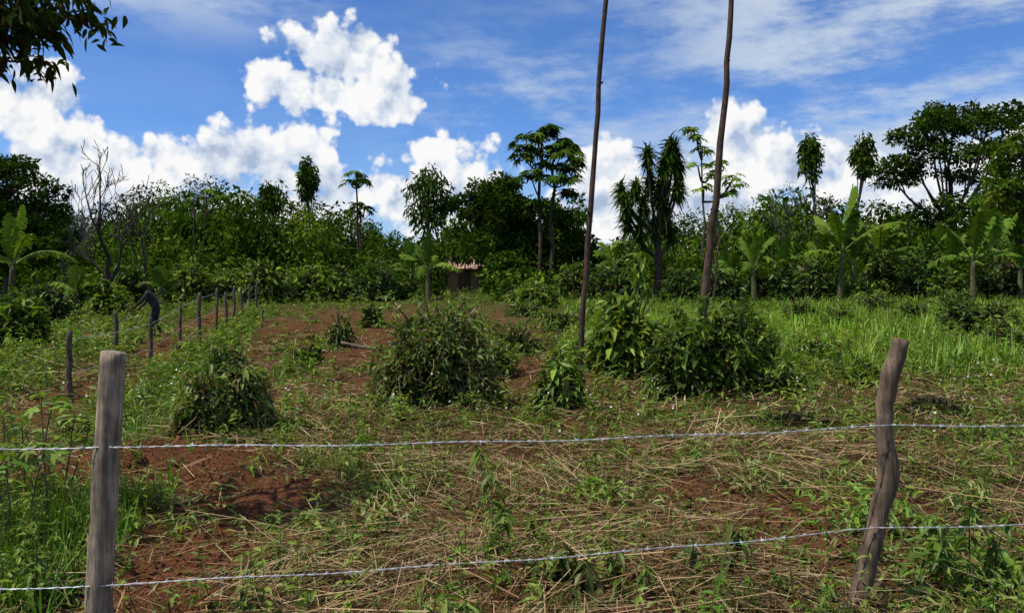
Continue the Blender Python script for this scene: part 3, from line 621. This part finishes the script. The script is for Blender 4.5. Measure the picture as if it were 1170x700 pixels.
def house():
    e=bpy.data.objects.new('brick_house',None); d=62; cx=X(533,d); e.location=(cx,d,float(ground_z(cx,d))); scene.collection.objects.link(e)
    def box(name,x0,x1,y0,y1,z0,z1,mat):
        V=[(x,y,z) for z in (z0,z1) for x,y in ((x0,y0),(x1,y0),(x1,y1),(x0,y1))]
        me=bpy.data.meshes.new(name); me.from_pydata(V,[],[(0,3,2,1),(4,5,6,7),(0,1,5,4),(1,2,6,5),(2,3,7,6),(3,0,4,7)]); me.materials.append(mat)
        o=bpy.data.objects.new(name,me); o.parent=e; scene.collection.objects.link(o)
    BR=simplemat('brick_material',(.45,.25,.18),.9); RF=simplemat('rusty_roof_material',(.50,.28,.20),.6); WD=simplemat('door_material',(.12,.08,.05),.7); DK=simplemat('window_material',(.03,.03,.035),.2)
    box('walls',-3.5,3.5,-2.2,2.2,0,1.9,BR); box('door',-.5,.45,-2.25,-2.2,0,1.8,WD)
    for k,x in enumerate((-2.3,2.0)): box('window_%d'%(k+1),x-.4,x+.4,-2.24,-2.2,.9,1.6,DK)
    me=bpy.data.meshes.new('roof'); V=[(-3.9,-2.7,1.8),(3.9,-2.7,1.8),(3.9,0,2.9),(-3.9,0,2.9),(-3.9,2.7,1.8),(3.9,2.7,1.8)]
    V+= [(x,y,z+.06) for x,y,z in V]
    me.from_pydata(V,[],[(0,1,2,3),(3,2,5,4),(6,9,8,7),(9,10,11,8),(0,6,7,1),(4,5,11,10),(0,3,9,6),(3,4,10,9),(1,7,8,2),(2,8,11,5)]); me.materials.append(RF)
    o=bpy.data.objects.new('roof',me); o.parent=e; scene.collection.objects.link(o)
    me=bpy.data.meshes.new('gables'); me.from_pydata([(-3.49,-2.2,1.9),(-3.49,2.2,1.9),(-3.49,0,2.82),(3.49,-2.2,1.9),(3.49,2.2,1.9),(3.49,0,2.82)],[],[(0,2,1),(3,4,5)]); me.materials.append(BR)
    o=bpy.data.objects.new('gables',me); o.parent=e; scene.collection.objects.link(o)
house()

def farmer():
    d=20.0; x=X(178,d); z=float(ground_z(x,d))
    J={'pel':(0,0,.84,.135),'ab':(-.05,0,.99,.13),'ch':(-.15,-.01,1.16,.15),'nk':(-.23,-.01,1.30,.06),'hd0':(-.27,-.01,1.37,.075),'hd':(-.31,-.01,1.45,.10),'hd2':(-.33,-.01,1.52,.07),
       'ls':(-.19,-.19,1.22,.07),'le':(-.36,-.25,.98,.045),'lw':(-.52,-.14,.84,.032),'lh':(-.58,-.11,.80,.038),
       'rs':(-.17,.19,1.22,.07),'re':(-.30,.27,.97,.045),'rw':(-.44,.14,.80,.032),'rh':(-.50,.10,.76,.038),
       'lhp':(.0,-.10,.78,.095),'lk':(-.10,-.13,.45,.06),'la':(.0,-.14,.09,.042),'lf':(-.14,-.15,.035,.035),
       'rhp':(.02,.10,.78,.095),'rk':(-.02,.13,.44,.06),'ra':(.12,.14,.09,.042),'rf':(-.02,.15,.035,.035)}
    E=[('pel','ab'),('ab','ch'),('ch','nk'),('nk','hd0'),('hd0','hd'),('hd','hd2'),('ch','ls'),('ls','le'),('le','lw'),('lw','lh'),('ch','rs'),('rs','re'),('re','rw'),('rw','rh'),('pel','lhp'),('lhp','lk'),('lk','la'),('la','lf'),('pel','rhp'),('rhp','rk'),('rk','ra'),('ra','rf')]
    ks=list(J); me=bpy.data.meshes.new('body'); me.from_pydata([J[k][:3] for k in ks],[(ks.index(a),ks.index(b)) for a,b in E],[])
    ob=bpy.data.objects.new('body',me); scene.collection.objects.link(ob)
    ob.modifiers.new('s','SKIN'); sv=me.skin_vertices[0].data
    for i,k in enumerate(ks): sv[i].radius=(J[k][3],)*2; sv[i].use_root=(k=='pel')
    sm=ob.modifiers.new('d','SUBSURF'); sm.levels=2; sm.render_levels=2
    dg=bpy.context.evaluated_depsgraph_get(); m2=bpy.data.meshes.new_from_object(ob.evaluated_get(dg)); ob.modifiers.clear(); ob.data=m2
    a=m2.attributes.new('Col','FLOAT_COLOR','POINT'); c=np.ones((len(m2.vertices),4),dtype=np.float32)
    for i,v in enumerate(m2.vertices):
        q=v.co
        if q.z>1.29 and q.x<-.2: col=(.035,.02,.014)
        elif q.z<.10: col=(.03,.02,.015)
        elif q.z<.86 and q.x>-.3: col=(.022,.022,.026)
        elif q.x<-.40: col=(.035,.02,.014)
        else: col=(.028,.026,.03)
        c[i,:3]=col
    a.data.foreach_set('color',c.ravel()); m2.materials.clear(); m2.materials.append(CLOTH)
    for p in m2.polygons: p.use_smooth=True
    e=bpy.data.objects.new('farmer',None); e.location=(x,d,z); scene.collection.objects.link(e); e.rotation_euler=(0,0,math.radians(15)); e.scale=(.86,.86,.86); ob.parent=e
    mb=MB()
    for s,hx,hy,hz in ((1,-.58,-.11,.80),(-1,-.50,.10,.76)):
        for k in range(5):
            o=np.array([hx-.01+k*.004,hy+(-.03+k*.015),hz-.01]); L=[.05,.075,.08,.075,.06][k]
            tube(mb,[o,o+np.array([-L*.6,s*.005,-.01]),o+np.array([-L*.8,s*.015,-L*.5])],[.010,.009,.007],(.035,.02,.014),6,0)
    h=mb.build('fingers',[CLOTH],smooth=[0]); h.parent=e
    mb=MB(); tube(mb,[(-.35,.25,.72),(-.55,-.02,.79),(-1.1,-.55,.04)],[.016,.016,.018],(.16,.11,.07),7,0); tube(mb,[(-1.1,-.55,.06),(-1.0,-.50,.0),(-.93,-.46,-.03)],[.05,.06,.07],(.05,.045,.04),4,0)
    h=mb.build('hoe',[CLOTH]); h.parent=e
    mb=MB()
    for sy in (-1,1):
        tube(mb,[(-.405,-.01+sy*.035,1.46),(-.415,-.01+sy*.035,1.46)],[.011,.008],(.5,.5,.48),6,0); tube(mb,[(-.31,-.01+sy*.095,1.46),(-.31,-.01+sy*.115,1.46)],[.022,.018],(.035,.02,.014),6,0)
    tube(mb,[(-.395,-.01,1.455),(-.43,-.01,1.425)],[.010,.016],(.035,.02,.014),6,0); tube(mb,[(-.395,-.035,1.385),(-.405,-.01,1.385),(-.395,.015,1.385)],[.008,.01,.008],(.06,.02,.018),6,0)
    h=mb.build('face',[CLOTH],smooth=[0]); h.parent=e
farmer()

# ---------------------------------------------------------------- sun, world, camera
EL=math.radians(60); AZ=math.radians(-108)
sd=Vector((math.sin(AZ)*math.cos(EL),math.cos(AZ)*math.cos(EL),math.sin(EL)))
sl=bpy.data.lights.new('sun','SUN'); sl.energy=5.0; sl.angle=math.radians(.5); sl.color=(1,.95,.84)
so=bpy.data.objects.new('sun',sl); so.rotation_euler=sd.to_track_quat('Z','Y').to_euler(); scene.collection.objects.link(so)

w=bpy.data.worlds.new('World'); scene.world=w; w.use_nodes=True; nt=w.node_tree; nt.nodes.clear(); Nn=nt.nodes; lk=nt.links
def con(a,sock):
    if isinstance(a,(int,float,tuple)): sock.default_value=a
    else: lk.new(a,sock)
def M(op,a,b=0.,c=None,clamp=False):
    n=Nn.new('ShaderNodeMath'); n.operation=op; n.use_clamp=clamp; con(a,n.inputs[0]); con(b,n.inputs[1])
    if c is not None: con(c,n.inputs[2])
    return n.outputs[0]
def VM(op,a,b=(0.,0.,0.)):
    n=Nn.new('ShaderNodeVectorMath'); n.operation=op; con(a,n.inputs[0]); con(b,n.inputs[1]); return n
def SS(x,a,b,lo=0.,hi=1.):
    n=Nn.new('ShaderNodeMapRange'); n.interpolation_type='SMOOTHSTEP'; con(x,n.inputs[0]); n.inputs[1].default_value=a; n.inputs[2].default_value=b; n.inputs[3].default_value=lo; n.inputs[4].default_value=hi; return n.outputs[0]
def NZ(vec,sc,det=8,ro=.6,dist=0.):
    n=Nn.new('ShaderNodeTexNoise'); n.noise_dimensions='2D'; lk.new(vec,n.inputs['Vector']); n.inputs['Scale'].default_value=sc; n.inputs['Detail'].default_value=det; n.inputs['Roughness'].default_value=ro; n.inputs['Distortion'].default_value=dist; return n.outputs[0]
tc=Nn.new('ShaderNodeTexCoord'); sep=Nn.new('ShaderNodeSeparateXYZ'); lk.new(tc.outputs['Generated'],sep.inputs[0])
az=M('ARCTAN2',sep.outputs[0],sep.outputs[1]); el=M('ARCSINE',sep.outputs[2])
cb=Nn.new('ShaderNodeCombineXYZ'); lk.new(az,cb.inputs[0]); lk.new(el,cb.inputs[1]); ae=cb.outputs[0]
def ang(u,v):
    a=math.atan((u-CX)/FP); return a,math.atan((HV-v)/FP*math.cos(a))
blobs=[(385,64,78,48),(326,94,66,32),(425,94,74,44),(375,110,104,34),(455,122,48,26),(25,120,68,52),(70,165,84,46),(150,186,116,38),(285,178,90,42),(340,166,50,32),(250,230,360,66),(500,176,56,40),(535,190,42,38),(520,228,130,54),(700,192,56,52),(838,150,46,44),(860,185,70,50),(800,228,160,64),(960,202,110,50),(1040,212,160,62),(1150,192,110,60),(690,262,420,64)]
p=ae; F=None
for (u,v,ru,rv) in blobs:
    a,e=ang(u,v); s=VM('SUBTRACT',p,(a,e,0.)); m=VM('MULTIPLY',s.outputs[0],(FP/ru,FP/rv,0.)); ln=VM('LENGTH',m.outputs[0]).outputs['Value']
    f=M('SUBTRACT',1.,ln); F=f if F is None else M('SMOOTH_MAX',F,f,.15)
lo=Nn.new('ShaderNodeTexNoise'); lk.new(tc.outputs['Generated'],lo.inputs['Vector']); lo.inputs['Scale'].default_value=2.3; lo.inputs['Detail'].default_value=1; out=M('SUBTRACT',M('MULTIPLY',lo.outputs[0],4.),2.7)
aw=SS(M('ABSOLUTE',az),.65,.9); eh=SS(el,.40,.55); k=M('MAXIMUM',aw,eh)
out=M('SUBTRACT',out,M('MULTIPLY',M('SUBTRACT',1.,k),6.))
F=M('MAXIMUM',F,out)
F=M('MINIMUM',F,.62)
n1=NZ(p,15,7,.56)
v=Nn.new('ShaderNodeTexVoronoi'); v.voronoi_dimensions='2D'; lk.new(p,v.inputs['Vector']); v.inputs['Scale'].default_value=30; v.inputs['Detail'].default_value=2; v.inputs['Roughness'].default_value=.55
F1=M('ADD',M('ADD',F,M('MULTIPLY',M('SUBTRACT',n1,.5),1.5)),M('MULTIPLY',M('SUBTRACT',.45,v.outputs['Distance']),.5))
dens=SS(F1,-.03,.26)
n2=NZ(VM('ADD',ae,(-.006,.016,0.)).outputs[0],15,4,.56)
n3=NZ(ae,6,2,.5)
lit=M('ADD',.72,M('MULTIPLY',M('SUBTRACT',n1,n2),2.2))
lit=M('SUBTRACT',lit,M('MULTIPLY',v.outputs['Distance'],.25))
lit=M('SUBTRACT',lit,M('MULTIPLY',SS(n3,.42,.7),M('MULTIPLY',SS(F1,.3,1.0),.34)),clamp=True)
cr=Nn.new('ShaderNodeValToRGB'); lk.new(lit,cr.inputs[0]); e=cr.color_ramp.elements; e[0].position=.1; e[0].color=(.42,.52,.70,1); e[1].position=.66; e[1].color=(1,1,1,1)
x=e.new(.38); x.color=(.72,.79,.90,1)
mp=Nn.new('ShaderNodeMapping'); lk.new(ae,mp.inputs[0]); mp.inputs['Rotation'].default_value=(0,0,math.radians(-18)); mp.inputs['Scale'].default_value=(1.,3.2,1.)
cn=NZ(mp.outputs[0],4.5,6,.64)
right=SS(az,-.05,.38); lft=M('MULTIPLY',SS(az,-.12,-.35),SS(el,.24,.33)); ctr=M('MULTIPLY',SS(M('ABSOLUTE',M('SUBTRACT',az,.02)),.22,.05),SS(el,.34,.2))
msk=M('ADD',.08,M('MAXIMUM',M('MAXIMUM',M('MULTIPLY',right,1.0),M('MULTIPLY',lft,.9)),M('MULTIPLY',ctr,.8)))
cir=M('MULTIPLY',SS(cn,.36,.68),msk,clamp=True)
haze=SS(el,.20,.02,0.,.30)
cir=M('MAXIMUM',M('MULTIPLY',cir,.85),haze)
sky=Nn.new('ShaderNodeTexSky'); sky.sky_type='NISHITA'; sky.sun_disc=False; sky.sun_elevation=EL; sky.sun_rotation=AZ; sky.altitude=1200; sky.air_density=1.; sky.dust_density=.4; sky.ozone_density=3.
tint=VM('MULTIPLY',sky.outputs[0],(.66,.97,1.42))
b1=Nn.new('ShaderNodeBackground'); lk.new(tint.outputs[0],b1.inputs[0]); b1.inputs[1].default_value=.10
b2=Nn.new('ShaderNodeBackground'); b2.inputs[0].default_value=(.76,.87,1,1); b2.inputs[1].default_value=.80
b3=Nn.new('ShaderNodeBackground'); lk.new(cr.outputs[0],b3.inputs[0]); b3.inputs[1].default_value=.96
m1=Nn.new('ShaderNodeMixShader'); lk.new(cir,m1.inputs[0]); lk.new(b1.outputs[0],m1.inputs[1]); lk.new(b2.outputs[0],m1.inputs[2])
m2=Nn.new('ShaderNodeMixShader'); lk.new(dens,m2.inputs[0]); lk.new(m1.outputs[0],m2.inputs[1]); lk.new(b3.outputs[0],m2.inputs[2])
wo=Nn.new('ShaderNodeOutputWorld'); lk.new(m2.outputs[0],wo.inputs[0])
try:
    w.cycles.sampling_method='MANUAL'; w.cycles.sample_map_resolution=256
except Exception: pass

cam=bpy.data.cameras.new('camera'); co=bpy.data.objects.new('camera',cam); scene.collection.objects.link(co)
cam.sensor_width=36; cam.lens=36*FP/1170; cam.shift_y=-(350-HV)/1170; cam.clip_end=5000; cam.clip_start=.05
co.location=(0,0,H); co.rotation_euler=(math.radians(90),0,0); scene.camera=co
scene.view_settings.view_transform='Standard'; scene.view_settings.look='None'; scene.view_settings.exposure=0
